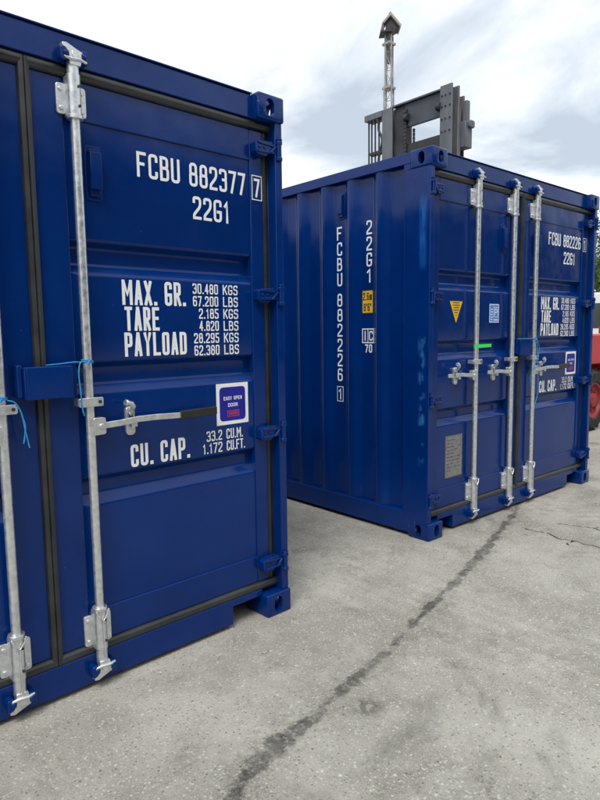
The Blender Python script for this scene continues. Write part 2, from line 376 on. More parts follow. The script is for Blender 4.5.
# ------------------------------------------------------------------ ground
def gheight(x, y):
    t = min(1, max(0, (x+1.25)/1.0)); t = t*t*(3-2*t)
    return -.037*(1-t)
STAIN = [(2.6, .75, .05), (1.8, .35, .045), (1.050, -.043, .035), (.508, -.217, .039), (.166, -.332, .052), (-.083, -.408, .052), (-.375, -.492, .032), (-.618, -.543, .021), (-.786, -.587, .040), (-.932, -.620, .030), (-1.085, -.662, .018), (-1.244, -.708, .022), (-1.377, -.727, .038), (-1.514, -.766, .044), (-1.646, -.794, .036), (-1.775, -.822, .032), (-1.889, -.845, .048), (-2.013, -.865, .064), (-2.129, -.895, .062), (-2.228, -.935, .052), (-2.314, -.975, .045), (-2.7, -1.15, .03), (-3.4, -1.38, .02)]
BLOBS = [(-.69, -.63, .018), (.62, -.36, .026), (.70, -.30, .016), (-.15, -.52, .022), (.85, -.42, .015)]
CRACKS = [[(.736, -.30), (.73, -.359), (.765, -.453), (.70, -.56), (.738, -.656), (.72, -.73), (.737, -.789), (.68, -1.0)], [(.738, -.656), (.66, -.64), (.628, -.66)],
          [(1.02, -.40), (1.10, -.62), (1.04, -.80), (1.16, -1.02), (1.10, -1.3)], [(1.10, -.62), (1.25, -.70)]]
def seg_d(px, py, a, b):
    ax, ay = a[:2]; bx, by = b[:2]; dx_, dy_ = bx-ax, by-ay
    t = max(0, min(1, ((px-ax)*dx_+(py-ay)*dy_)/(dx_*dx_+dy_*dy_)))
    return math.hypot(px-ax-t*dx_, py-ay-t*dy_), t
def axis_vals(lo, hi, fine, far):
    v = []; x = lo
    while x <= hi+1e-6: v.append(x); x += fine
    step = fine; out = []; x = hi
    while x < far: step *= 1.6; x += step; out.append(x)
    step = fine; pre = []; x = lo
    while x > -far: step *= 1.6; x -= step; pre.append(x)
    return pre[::-1] + v + out
gx, gy = axis_vals(-3.6, 1.3, .016, 600), axis_vals(-1.5, .5, .016, 600)
gv = []; sa = []; ca = []
for y in gy:
    for x in gx:
        gv.append((x, y, gheight(x, y)))
        ds = 1.0; dc = 1.0
        if -3.7 < x < 1.4 and -1.6 < y < .55:
            for a, b in zip(STAIN, STAIN[1:]):
                if abs(x-(a[0]+b[0])/2) > 1.2: continue
                d, t = seg_d(x, y, a, b); ds = min(ds, d - .72*(a[2]*(1-t)+b[2]*t))
            for bx_, by_, br in BLOBS: ds = min(ds, math.hypot(x-bx_, (y-by_)*1.6)-br)
            for pl in CRACKS:
                for a, b in zip(pl, pl[1:]): dc = min(dc, seg_d(x, y, a, b)[0])
        sa.append(ds); ca.append(dc)
nx = len(gx); gf = [(j*nx+i, j*nx+i+1, (j+1)*nx+i+1, (j+1)*nx+i) for j in range(len(gy)-1) for i in range(nx-1)]
gm = bpy.data.meshes.new('ground'); gm.from_pydata(gv, [], gf); gm.materials.append(MAT['worn_concrete'])
for nm, arr in (('stain', sa), ('crack', ca)):
    at = gm.attributes.new(nm, 'FLOAT', 'POINT'); at.data.foreach_set('value', arr)
for p in gm.polygons: p.use_smooth = True
go = bpy.data.objects.new('ground', gm); col.objects.link(go); tag(go, kind='structure')

# ------------------------------------------------------------------ shipping container (20 ft, easy-open right door)
W, LEN, H = 2.438, 6.058, 2.591
def make_casting():
    """corner fitting: rounded hollow block with oblong openings on its three outer faces (outer corner at 0,0,0)"""
    A, B, C = .162, .178, .118
    bm = bmesh.new(); bmesh.ops.create_cube(bm, size=1)
    for v in bm.verts: v.co = Vector(((v.co.x+.5)*A, (v.co.y+.5)*B, (v.co.z+.5)*C))
    bmesh.ops.bevel(bm, geom=bm.edges[:], offset=.010, segments=3, profile=.5, affect='EDGES')
    me = bpy.data.meshes.new('corner_casting'); bm.to_mesh(me); bm.free()
    o = bpy.data.objects.new('casting_blank', me); col.objects.link(o)
    def obl(cx, cy, hw, hh):
        r = min(hw, hh); n = 24
        return [(cx+math.cos(a)*r+math.copysign(hw-r, math.cos(a)), cy+math.sin(a)*r+math.copysign(hh-r, math.sin(a))) for a in [2*math.pi*(i+.5)/n for i in range(n)]]
    cut = [MB().box(.028, A-.016, .030, B-.016, .028, C-.014), MB().prism(obl(.090, .060, .026, .0405), 'y', -.02, .06), MB().prism(obl(.090, .060, .0255, .0395), 'x', -.02, .06), MB().prism(obl(.085, .090, .031, .060), 'z', -.02, .06)]
    tmp = []
    for c in cut:
        k = c.build('cutter', 'steel_dark', None); tmp.append(k)
        md = o.modifiers.new('b', 'BOOLEAN'); md.operation = 'DIFFERENCE'; md.solver = 'EXACT'; md.object = k
    bpy.context.view_layer.update()
    ev = o.evaluated_get(bpy.context.evaluated_depsgraph_get()); res = bpy.data.meshes.new_from_object(ev)
    V = [tuple(v.co) for v in res.vertices]; F = [tuple(p.vertices) for p in res.polygons]
    for k in tmp + [o]: bpy.data.objects.remove(k, do_unlink=True)
    return V, F
CAST = make_casting()
def casting(name, parent, left, front, top):
    sx = 1 if left else -1; sy = 1 if front else -1; sz = -1 if top else 1
    ox, oy, oz = (0 if left else W), (0 if front else LEN), (H if top else 0)
    mb = MB(); mb.v = [(ox+sx*x, oy+sy*y, oz+sz*z) for x, y, z in CAST[0]]; mb.f = list(CAST[1]); mb.m = [0]*len(mb.f)
    return mb.build(name, 'navy_paint_worn', parent, smooth=32)
PAINT = 'navy_paint'
def corrugation(y0, y1, phase=.440, flat=.045, sl=.045, inner=.125, depth=.036, sl2=.063):
    p = flat+sl+inner+sl2; k = math.floor((y0-phase)/p)-1
    y = phase + k*p; seq = []
    while y < y1+p:
        seq += [(y, 0), (y+flat, 0), (y+flat+sl, depth), (y+flat+sl+inner, depth)]; y += p
    def d(yy):
        for (a, da), (b, db) in zip(seq, seq[1:]):
            if a <= yy <= b: return da + (db-da)*(yy-a)/(b-a)
        return 0
    out = [(y0, d(y0))] + [q for q in seq if y0+.004 < q[0] < y1-.004] + [(y1, d(y1))]
    return rounded(out, .016, n=3)
def sheet(mb, prof, fn, a0, a1):
    b = len(mb.v)
    for p in prof: mb.v += [fn(p[0], p[1], a0), fn(p[0], p[1], a1)]
    for i in range(len(prof)-1): mb.face((b+2*i, b+2*i+2, b+2*i+3, b+2*i+1))
PANEL_Y, FRAME_Y, BAR_Y = .074, .066, .030
def door_profile():
    gs = [(.885, .765), (1.356, 1.226), (1.836, 1.704)]
    pts = [(.315, PANEL_Y)]
    for t, bt in gs: pts += [(bt, PANEL_Y), (bt+.038, PANEL_Y+.038), (t-.026, PANEL_Y+.038), (t, PANEL_Y)]
    pts += [(2.29, PANEL_Y)]
    return pts
def hinge(parent, zc, right):
    """forged strap from the leaf across the gasket to a pin held by lugs on the corner post"""
    X = (lambda x: x) if right else (lambda x: W-x)
    mb = MB(); h = .037
    strap = [(2.272, zc-h+.016), (2.286, zc-h+.004), (2.335, zc-h), (2.362, zc-h*.45), (2.412, zc-h*.40), (2.412, zc+h*.55), (2.372, zc+h), (2.290, zc+h*.82), (2.272, zc+h*.55)]
    mb.prism([(X(x), z) for x, z in strap], 'y', .022, .064)
    for dz, t in ((h*.62, .006), (-h*.5, .006)):      # raised edges of the strap
        mb.prism([(X(2.284), zc+dz-t), (X(2.405), zc+dz*.75-t), (X(2.405), zc+dz*.75+t), (X(2.284), zc+dz+t)], 'y', .015, .023)
    mb.prism([(X(2.350), zc-h*.5), (X(2.368), zc-h*.5), (X(2.402), zc+h*.5), (X(2.386), zc+h*.5)], 'y', .010, .023)
    mb.tube([(X(2.408), .009, zc-.046), (X(2.408), .009, zc+.046)], .0125, 12)
    mb.tube([(X(2.408), .009, zc+.046), (X(2.408), .009, zc+.053)], .0165, 10)
    for dz in (-.050, .026):
        mb.prism([(X(2.390), .048), (X(2.392), .004), (X(2.402), -.005), (X(2.418), -.005), (X(2.430), .015), (X(2.430), .048)], 'z', zc+dz, zc+dz+.017)
    for dx_ in (2.296, 2.328): mb.tube([(X(dx_), .023, zc+.002), (X(dx_), .016, zc+.002)], .007, 8)
    return mb.build('hinge', PAINT, parent, bevel=.0022)
def bracket(parent, x, z0, z1, up):
    """bolted bearing for the locking bar: sleeve, two flanges with bolts, end collar"""
    mb = MB()
    for s in (-1, 1):
        fl = rounded([(x+s*.022, z0+.014), (x+s*.058, z0+.014), (x+s*.058, z1-.03), (x+s*.022, z1-.03)], .012, True)
        mb.prism(fl, 'y', .054, .0655)
        mb.tube([(x+s*.042, .054, z0+.035), (x+s*.042, .047, z0+.035)], .0085, 8); mb.tube([(x+s*.042, .054, z1-.052), (x+s*.042, .047, z1-.052)], .0085, 8)
    mb.tube([(x, BAR_Y+.002, z0+.004), (x, BAR_Y+.002, z1)], .0262, 16)
    mb.box(x-.026, x+.026, BAR_Y+.004, .060, z0+.006, z1-.006)
    ze = z0 if up else z1
    mb.tube([(x, BAR_Y+.001, ze-.006), (x, BAR_Y+.001, ze+.008)], .0305, 16)
    if not up:    # pointed collar above the lower bearing
        mb.tube([(x-.027, .004, z1), (x-.020, .002, z1-.022), (x, .0, z1-.045), (x+.020, .002, z1-.022), (x+.027, .004, z1)], .0042, 6)
        mb.tube([(x, .001, z1-.045), (x+.001, .002, z0-.045)], .004, 6)
    o = mb.build('bar_bracket', 'zinc', parent, bevel=.0018)
    for zz_ in (z0+.040, z1-.045): MB().tube([(x+.011, BAR_Y-.0225, zz_), (x+.011, BAR_Y-.027, zz_)], .0055, 8).build('bracket_bolt', 'steel_dark', parent)
    return o
def cam_end(parent, x, zc, up):
    """forged cam head that hooks into the keeper"""
    s = 1 if up else -1; mb = MB()
    mb.tube([(x, BAR_Y, zc-s*.085), (x, BAR_Y, zc-s*.02)], .0225, 14)
    mb.prism([(x-.020, zc-s*.035), (x+.022, zc-s*.035), (x+.030, zc-s*.006), (x+.040, zc+s*.004), (x+.034, zc+s*.017), (x+.006, zc+s*.026), (x-.030, zc+s*.040), (x-.046, zc+s*.036), (x-.044, zc+s*.022), (x-.022, zc+s*.010)], 'y', .006, .034)
    mb.tube([(x-.04, .012, zc-s*.010), (x-.015, .004, zc-s*.016), (x+.02, .004, zc-s*.012), (x+.046, .010, zc-s*.016)], .0065, 8)
    mb.box(x-.012, x+.012, .0, .010, zc-.012, zc+.014)
    return mb.build('cam', 'zinc', parent, bevel=.003)
def keeper(parent, x, zc):
    for s in (-1, 1):
        mb = MB(); a = x+s*.040
        mb.prism(rounded([(a-.013, zc-.026), (a+.013, zc-.026), (a+.013, zc+.024), (a-.013, zc+.024)], .011, True), 'y', .006, .046)
        mb.tube([(a, .012, zc), (a-s*.014, .006, zc)], .012, 10)
        mb.build('cam_keeper', PAINT, parent, bevel=.003)
def handle(parent, x, zc, s, length, grip):
    mb = MB()
    mb.prism(rounded([(x+s*.006, zc-.036), (x+s*.058, zc-.034), (x+s*.058, zc+.034), (x+s*.006, zc+.036)], .010, True), 'y', .012, .046)
    mb.tube([(x+s*.038, .012, zc), (x+s*.038, .004, zc)], .011, 10)
    tip = x+s*length
    path = [(x+s*.035, .020, zc), (x+s*.12, .016, zc+.004), (x+s*.20, .012, zc+.012), (x+s*.28, .012, zc+.012), (x+s*(length*.7), .016, zc+.006), (tip, .020, zc+.010)]
    mb.tube(path, 0, sect=(.006, .0125))
    mb.build('door_handle', 'zinc', parent, bevel=.002)
    if grip:
        g_ = MB(); g_.tube([(x+s*length*.68, .0168, zc+.006), (tip+s*.006, .020, zc+.010)], 0, sect=(.012, .0190)); g_.build('handle_grip', 'black_grip', parent, bevel=.004)
    k = MB(); kx = x+s*(.190 if grip else .205)
    k.prism(rounded([(kx-.021, zc-.060), (kx+.021, zc-.060), (kx+.021, zc+.062), (kx-.021, zc+.062)], .018, True), 'y', .056, .074)
    k.box(kx-.014, kx+.014, .024, .057, zc-.022, zc-.008); k.box(kx-.014, kx+.014, .022, .030, zc-.020, zc+.006)
    k.tube([(kx+.004, .050, zc+.045), (kx+.002, .030, zc+.066), (kx-.010, .022, zc+.078), (kx-.034, .018, zc+.084)], .0105, 8)
    k.tube([(kx-.030, .018, zc+.083), (kx-.042, .016, zc+.086)], .014, 8)
    for dz in (-.045, .03): k.tube([(kx, .056, zc+dz), (kx, .050, zc+dz)], .008, 8)
    k.build('handle_keeper', 'zinc', parent, bevel=.002)
    hs = MB(); hs.box(kx-.009, kx+.009, .0535, .0562, zc+.010, zc+.034); hs.build('keeper_slot', 'steel_dark', parent)
def vent(parent, fn):
    """small ventilator hood: rim plate, box with sloping foot; fn maps (u, v, out) to space, v upwards, size .066 x .20"""
    mb = MB()
    def pr(poly, d0, d1):
        b = len(mb.v); k = len(poly)
        mb.v += [fn(u, v, d0) for u, v in poly] + [fn(u, v, d1) for u, v in poly]
        mb.face(range(b, b+k)); mb.face(range(b+k, b+2*k))
        for i in range(k): mb.face((b+i, b+(i+1) % k, b+k+(i+1) % k, b+k+i))
    pr(rounded([(-.033, -.10), (.033, -.10), (.033, .10), (-.033, .10)], .01, True), 0, .006)
    pr([(-.024, -.062), (.024, -.062), (.024, .072), (-.024, .072)], .006, .034)
    pr([(-.020, -.086), (.020, -.086), (.022, -.060), (-.022, -.060)], .006, .020)
    pr([(-.024, .072), (.024, .072), (.018, .086), (-.018, .086)], .006, .018)
    return mb.build('ventilator', PAINT, parent, bevel=.003)

def container(loc, rz, digits, check, label, rubbed):
    global PAINT
    root = empty('shipping_container', loc, rz); tag(root, label, 'shipping container', 'blue shipping containers in the yard')
    # --- frame
    for left in (1, 0):
        for front in (1, 0):
            for top in (1, 0): casting('corner_casting', root, left, front, top)
            X = (lambda x: x) if left else (lambda x: W-x); Y = (lambda y: y) if front else (lambda y: LEN-y)
            prof = [(.004, .016), (.050, .016), (.050, .076), (.093, .076), (.093, .11), (.03, .11), (.03, .232), (.004, .232)] if front else [(.004, .006), (.14, .006), (.14, .04), (.04, .04), (.04, .15), (.004, .15)]
            PAINT = 'navy_paint_rubbed' if (rubbed and left and front) else 'navy_paint'
            MB().prism([(X(a), Y(b)) for a, b in prof], 'z', .116, H-.116).build('corner_post', PAINT, root, bevel=.004)
            PAINT = 'navy_paint'
        X = (lambda x: x) if left else (lambda x: W-x)
        MB().prism([(X(.004), .179), (X(.03), .179), (X(.03), .232), (X(.004), .232)], 'z', H-.1155, H-.079).build('post_gusset', PAINT, root)
        # rails
        MB().prism([(X(.003), H-.006), (X(.062), H-.006), (X(.062), H-.078), (X(.003), H-.078)], 'y', .174, LEN-.174).build('top_side_rail', PAINT, root, bevel=.004)
        MB().prism([(X(.003), .028), (X(.052), .020), (X(.052), .034), (X(.012), .040), (X(.010), .158), (X(.052), .160), (X(.052), .172), (X(.003), .170)], 'y', .174, LEN-.174).build('bottom_side_rail', PAINT, root, bevel=.003)
        mb = MB(); sheet(mb, corrugation(.228, LEN-.14), lambda y, d, z: (X(.010+d), y, z), .168, H-.072)
        sp = mb.build('side_panel', PAINT, root, smooth=40, recalc=False)
        vent(sp, (lambda u, v, d: (.046-d, .850+u, 2.352+v)) if left else (lambda u, v, d: (W-.046+d, .850+u, 2.352+v)))
    head = MB().prism([(.046, H-.116), (.046, H-.012), (.056, H-.006), (.13, H-.006), (.13, H-.116)], 'x', .158, W-.158).build('door_header', PAINT, root, bevel=.003)
    gut = MB().box(.166, W-.166, .040, .058, H-.0055, H-.0015); gut.build('header_lip', PAINT, head)
    sill = MB().prism([(.160, .112), (.340, .112), (.340, .022), (2.088, .022), (2.088, .112), (W-.160, .112), (W-.160, .146), (.160, .146)], 'y', .046, .058).build('door_sill', PAINT, root, bevel=.003)
    sk = MB(); sk.box(.16, W-.16, .058, .15, .118, .145); sk.box(.336, .348, .058, .15, .022, .118); sk.box(2.080, 2.092, .058, .15, .022, .118); sk.build('sill_web', PAINT, sill)
    MB().box(.05, W-.05, .12, LEN-.1, .125, .160).build('floor', 'steel_dark', root)
    mb = MB()
    for i in range(18): mb.box(.05, W-.05, .45+i*.31, .50+i*.31, .035, .124)
    tag(mb.build('cross_members', PAINT, root), kind='stuff')
    mb = MB(); sheet(mb, corrugation(.10, LEN-.06, .30, .09, .03, .06, .02, .03), lambda y, d, x: (x, y, H-.012-d), .05, W-.05); mb.build('roof_panel', PAINT, root, smooth=40, recalc=False)
    mb = MB(); sheet(mb, corrugation(.12, W-.12, .2, .11, .04, .10, .045, .04), lambda x, d, z: (x, LEN-.012-d, z), .14, H-.1); mb.build('end_panel', PAINT, root, smooth=40, recalc=False)
    MB().box(.158, W-.158, LEN-.08, LEN-.006, H-.09, H-.008).build('end_top_rail', PAINT, root, bevel=.003)
    MB().box(.158, W-.158, LEN-.08, LEN-.006, .022, .15).build('end_bottom_rail', PAINT, root, bevel=.003)
    # --- doors
    prof = door_profile()
    doors = {}
    for right in (0, 1):
        X = (lambda x: x) if right else (lambda x: W-x)
        x0, x1 = 1.240, 2.346       # measured on the right leaf; the left one mirrors it
        p0, p1 = 1.362, 2.268
        mb = MB()
        mb.box(*sorted((X(x0), X(p0))), FRAME_Y, .114, .182, 2.430); mb.box(*sorted((X(p1), X(x1))), FRAME_Y, .114, .182, 2.430)
        mb.box(*sorted((X(p0+.0005), X(p1-.0005))), FRAME_Y, .114, 2.286, 2.430); mb.box(*sorted((X(p0+.0005), X(p1-.0005))), FRAME_Y, .114, .182, .320)
        dr = mb.build('door', PAINT, root, bevel=.004); doors[right] = dr
        dr['label'] = ('easy-open right door leaf with white lettering' if right else 'left door leaf with two locking bars')
        pm = MB(); sheet(pm, rounded(prof, .009, n=3), lambda z, y, x: (X(x), y, z), p0-.002, p1+.002); pm.build('door_panel', PAINT, dr, smooth=40, recalc=False)
        # weld lip round the pressed panel
        # gaskets
        gk = MB()
        gk.prism([(X(x1+.000), .078), (X(x1+.008), .070), (X(x1+.020), .068), (X(x1+.030), .074), (X(x1+.0475), .0745), (X(x1+.0475), .09), (X(x1), .09)], 'z', .140, 2.474); gk.build('door_gasket', 'rubber', dr, smooth=30)
        a, b = (1.221, 2.392) if right else (1.217, W-2.392+0)
        lo, hi = (1.221, 2.392) if right else (W-2.392, 1.217)
        for z0, z1, fl in ((2.431, 2.474, 1), (.136, .181, 0)):
            gk = MB()
            pr_ = [(.085, z0), (.060, z0), (.050, z0+.010), (.047, (z0+z1)/2), (.050, z1-.010), (.058, z1), (.085, z1)]
            gk.prism(pr_, 'x', lo, hi); gk.build('door_gasket', 'rubber', dr, smooth=60)
        gk = MB(); c0, c1 = (1.221, 1.249) if right else (1.189, 1.217)
        if right: gp = [(1.2195, .050), (1.2245, .045), (1.2385, .052), (1.2425, .0655), (1.2395, .085), (1.2195, .085)]
        else: gp = [(1.2185, .085), (1.2185, .050), (1.2135, .045), (1.1995, .052), (1.1955, .0655), (1.1985, .085)]
        gk.prism(gp, 'z', .150, 2.462); gk.build('door_gasket', 'rubber', dr, smooth=30)
        for zc in (2.345, 1.646, .958, .272): hinge(dr, zc, right)
        bars = [1.392] if right else [1.060, .572]
        for bx_ in bars:
            MB().tube([(bx_, BAR_Y, .10), (bx_, BAR_Y, 2.47)], .0175, 20).build('locking_bar', 'zinc', dr, smooth=40)
            bracket(dr, bx_, 2.280, 2.436, True); bracket(dr, bx_, .165, .340, False)
            cam_end(dr, bx_, 2.498, True); cam_end(dr, bx_, .086, False)
            keeper(head, bx_, 2.500); keeper(sill, bx_, .085)
            mg = MB(); mg.prism(rounded([(bx_-.050, 1.180), (bx_+.050, 1.180), (bx_+.050, 1.216), (bx_-.050, 1.216)], .007, True), 'y', .008, .018)
            mg.box(bx_-.050, bx_-.024, .018, .066, 1.184, 1.212); mg.box(bx_+.024, bx_+.050, .018, .066, 1.184, 1.212)
            mg.build('bar_guide', 'zinc', dr, bevel=.002)
            mgb = MB(); mgb.tube([(bx_+.034, .008, 1.198), (bx_+.034, .004, 1.198)], .007, 8); mgb.build('guide_bolt', 'steel_dark', dr)
            if right: handle(dr, bx_, 1.098, 1, .600, True)
            else: handle(dr, bx_, 1.104, -1, .345, False)
        vent(dr, lambda u, v, d: (X(1.474)+u, PANEL_Y-d, 2.098+v*1.05))
        # --- lettering and stickers, printed on the leaf
        fnp = lambda x, z, k: (x, PANEL_Y-.0016-.0003*k, z)
        fnf = lambda x, z, k: (x, FRAME_Y-.0016-.0003*k, z)
        VW = 'vinyl_white'
        if right:
            def line(nm, fn, items):
                t = MB()
                for it in items: write(t, *it[:6], fn, *(it[6:]))
                return t.build(nm, VW, dr, recalc=False)
            line('lettering', fnp, [('FCBU ' + digits, 1.668, 2.244, 2.118, .103, .0128)])
            t = MB(); glyph(t, check, 2.291, .036, 2.118, .088, .0115, fnf); frame_rect(t, 2.279, 2.338, 2.106, 2.219, .0045, fnf); t.build('lettering', VW, dr, recalc=False)
            line('lettering', fnp, [('22G1', 1.940, 2.145, 1.976, .101, .0128)])
            line('lettering', fnp, [('MAX. GR.', 1.576, 1.884, 1.586, .104, .0138)])
            line('lettering', fnp, [('TARE', 1.584, 1.748, 1.478, .101, .0138)])
            line('lettering', fnp, [('PAYLOAD', 1.578, 1.884, 1.370, .101, .0138)])
            for i, (a, b) in enumerate((('30.480', 'KGS'), ('67.200', 'LBS'), ('2.185', 'KGS'), ('4.820', 'LBS'), ('28.295', 'KGS'), ('62.380', 'LBS'))):
                xa = 1.925 if len(a) == 6 else 1.956
                line('lettering', fnp, [(a, xa, 2.066, 1.643-.0562*i, .0465, .0062)]); line('lettering', fnp, [(b, 2.094, 2.182, 1.643-.0562*i, .0465, .0062)])
            line('lettering', fnp, [('CU. CAP.', 1.584, 1.880, .894, .098, .0138)])
            line('lettering', fnp, [('33.2', 1.978, 2.068, .953, .049, .0062)]); line('lettering', fnp, [('CU.M.', 2.094, 2.194, .953, .049, .0062)])
            line('lettering', fnp, [('1.172', 1.955, 2.068, .895, .049, .0062)]); line('lettering', fnp, [('CU.FT.', 2.094, 2.206, .895, .049, .0062)])
            # easy-open sticker
            t = MB(); t.box(2.040, 2.232, PANEL_Y-.0016, PANEL_Y-.0004, 1.022, 1.222, 0)
            t.prism(rounded([(2.058, 1.040), (2.214, 1.040), (2.214, 1.204), (2.058, 1.204)], .022, True, 5), 'y', PANEL_Y-.0022, PANEL_Y-.0015, 1)
            f2 = lambda x, z, k: (x, PANEL_Y-.0026-.0002*k, z)
            write(t, 'EASY OPEN', 2.082, 2.192, 1.141, .0175, .0030, f2, mi=0); write(t, 'DOOR', 2.108, 2.166, 1.108, .0175, .0030, f2, mi=0)
            ribbon(t, [(2.104, 1.062), (2.104, 1.088), (2.172, 1.088), (2.172, 1.062), (2.104, 1.062)], .0040, f2, 0, 2)
            for i in range(5): t.quad([f2(2.111+i*.0115, 1.068, 0), f2(2.119+i*.0115, 1.068, 0), f2(2.119+i*.0115, 1.083, 0), f2(2.111+i*.0115, 1.083, 0)], 2)
            tag(t.build('sticker', ['vinyl_white', 'vinyl_blue', 'vinyl_red'], dr, recalc=False), 'white bordered dark blue door sticker')
        else:
            # yellow warning triangle with black edge
            t = MB(); y0 = PANEL_Y-.0006
            t.prism([(.296, 1.632), (.468, 1.632), (.382, 1.462)], 'y', y0-.0008, y0, 0)
            t.prism([(.307, 1.625), (.457, 1.625), (.382, 1.476)], 'y', y0-.0014, y0-.0007, 1)
            f3 = lambda x, z, k: (x, y0-.0018, z)
            for i, (a, b) in enumerate(((.342, .422), (.338, .426), (.350, .414), (.346, .418), (.362, .402), (.375, .389))):
                z = 1.612-.017*i; t.quad([f3(a, z, 0), f3(b, z, 0), f3(b, z+.006, 0), f3(a, z+.006, 0)], 0)
            tag(t.build('sticker', ['vinyl_black', 'vinyl_yellow'], dr, recalc=False), 'yellow warning triangle pointing down')
            # pale blue sticker
            t = MB(); t.box(.806, .936, y0-.0008, y0, 1.478, 1.616, 0); t.box(.813, .929, y0-.0013, y0-.0007, 1.485, 1.609, 1)
            f4 = lambda x, z, k: (x, y0-.0017-.0002*k, z)
            glyph(t, 'P', .872, .040, 1.53, .052, .008, f4, 0); frame_rect(t, .862, .920, 1.520, 1.592, .004, f4, 0)
            for i in range(5): t.quad([f4(.822, 1.496+i*.019, 0), f4(.846+.004*(i % 2), 1.496+i*.019, 0), f4(.846+.004*(i % 2), 1.504+i*.019, 0), f4(.822, 1.504+i*.019, 0)], 0)
            t.quad([f4(.862, 1.494, 0), f4(.920, 1.494, 0), f4(.920, 1.503, 0), f4(.862, 1.503, 0)], 0)
            tag(t.build('sticker', ['vinyl_white_thin', 'vinyl_sky'], dr, recalc=False), 'small light blue rectangular sticker')
            # data plate
            t = MB(); t.box(.276, .480, y0-.003, y0, .380, .682, 0)
            rnd = random.Random(4); f5 = lambda x, z, k: (x, y0-.0034, z)
            for i in range(11):
                z = .655-.0245*i; x = .294
                while x < .45:
                    w = rnd.uniform(.014, .05)
                    if rnd.random() < .72: t.quad([f5(x, z-.009, 0), f5(min(x+w, .462), z-.009, 0), f5(min(x+w, .462), z, 0), f5(x, z, 0)], 1)
                    x += w+.010
            frame_rect(t, .281, .475, .385, .677, .003, lambda x, z, k: (x, y0-.0036, z), 1)
            for px_, pz_ in ((.284, .388), (.472, .388), (.284, .674), (.472, .674)): t.tube([(px_, y0-.003, pz_), (px_, y0-.006, pz_)], .005, 8)
            tag(t.build('data_plate', ['plate_steel', 'plate_ink'], dr, recalc=False), 'grey metal data plate')
    # lock box over the meeting doors
    lb = MB(); lb.box(1.118, 1.136, .018, .062, 1.236, 1.356); lb.box(1.144, 1.318, .0, .012, 1.226, 1.348); lb.box(1.144, 1.318, .012, .042, 1.336, 1.348); lb.box(1.144, 1.318, .012, .042, 1.226, 1.238); lb.box(1.138, 1.1445, .001, .062, 1.228, 1.346)
    lb.box(1.3115, 1.318, .012, .042, 1.238, 1.336)
    lb.build('lock_box', PAINT, doors[0], bevel=.004)
    # --- codes on the left-hand side wall, read downwards
    fs = lambda yy, z, k: (.046-.0016-.0003*k, -yy, z)        # u runs towards the doors (-y)
    def stack(chars, yc, ztop, pitch, w=.053, h=.098, sw=.0125):
        z = ztop
        for ch in chars:
            if ch == ' ': z -= pitch*.35; continue
            t = MB(); glyph(t, ch, -yc-w/2, w, z-h, h, sw, fs); t.build('lettering', 'vinyl_white', root, recalc=False); z -= pitch
    stack('FCBU ' + digits, .880, 2.203, .1132); stack('22G1', .580, 2.211, .1132)
    t = MB(); glyph(t, check, -.880-.019, .038, .905, .084, .0115, fs); frame_rect(t, -.880-.031, -.880+.031, .892, 1.004, .005, fs); t.build('lettering', 'vinyl_white', root, recalc=False)
    t = MB(); f6 = lambda u, z, k: (.046-.0022-.0002*k, -u, z)
    t.box(.046-.0012, .046-.0003, .541, .651, 1.550, 1.724, 1); t.box(.046-.0018, .046-.0011, .547, .645, 1.558, 1.716, 0)
    write(t, '2.6m', -.640, -.553, 1.648, .056, .0075, f6, mi=1); write(t, '8\'6"', -.634, -.558, 1.570, .056, .0075, f6, mi=1)
    tag(t.build('sticker', ['vinyl_yellow', 'vinyl_black'], root, recalc=False), 'yellow height sticker with black figures')
    t = MB(); frame_rect(t, -.646, -.536, 1.343, 1.441, .008, fs); ribbon(t, [(-.593, 1.345), (-.593, 1.439)], .006, fs, 1)
    glyph(t, 'i', -.640, .040, 1.357, .070, .011, fs); glyph(t, 'C', -.583, .038, 1.357, .070, .010, fs); t.build('lettering', 'vinyl_white', root, recalc=False)
    t = MB(); write(t, '70', -.622, -.552, 1.270, .060, .0095, fs); t.build('lettering', 'vinyl_white', root, recalc=False)
    return root

YA = .0407; ZA = -.037
A0 = Vector((-1.284, -.0753)) - W*Vector((math.cos(YA), math.sin(YA)))
contA = container((A0.x, A0.y, ZA), YA, '882377', '7', 'nearest navy blue shipping container, its doors cut off by the left edge of the photo', False)
contB = container((0, 0, 0), 0, '882226', '1', 'navy blue shipping container standing behind to the right, side wall and doors in view', True)

# ------------------------------------------------------------------ cords, tape on the bars
def world_pt(which, x, y, z):
    if which == 'B': return Vector((x, y, z))
    c, s = math.cos(YA), math.sin(YA); return Vector((A0.x+x*c-y*s, A0.y+x*s+y*c, z+ZA))
def smooth_path(pts, n=6):
    P = [Vector(p) for p in pts]; out = []
    for i in range(len(P)-1):
        a, b, c, d = P[max(i-1, 0)], P[i], P[i+1], P[min(i+2, len(P)-1)]
        for j in range(n):
            t = j/n; out.append(.5*((2*b)+(-a+c)*t+(2*a-5*b+4*c-d)*t*t+(-a+3*b-3*c+d)*t**3))
    return out + [P[-1]]
def cord(which, bar_x, z, strands, label, r=.0027):
    mb = MB()
    for turn in range(2):
        loop = [(bar_x+.0215*math.cos(a), BAR_Y+.0215*math.sin(a), z+turn*.006+.008*math.sin(a*.5)) for a in [2*math.pi*i/16 for i in range(17)]]
        mb.tube([world_pt(which, *p) for p in loop], r, 6)
    mb.tube([world_pt(which, bar_x-.012, BAR_Y-.026, z-.004), world_pt(which, bar_x-.002, BAR_Y-.028, z+.010)], r*2.0, 8)
    for st in strands: mb.tube(smooth_path([world_pt(which, *p) for p in st]), r, 6)
    o = mb.build('tie_cord', 'cord', None, smooth=60); tag(o, label, 'cord', 'blue cords tied to locking bars'); return o
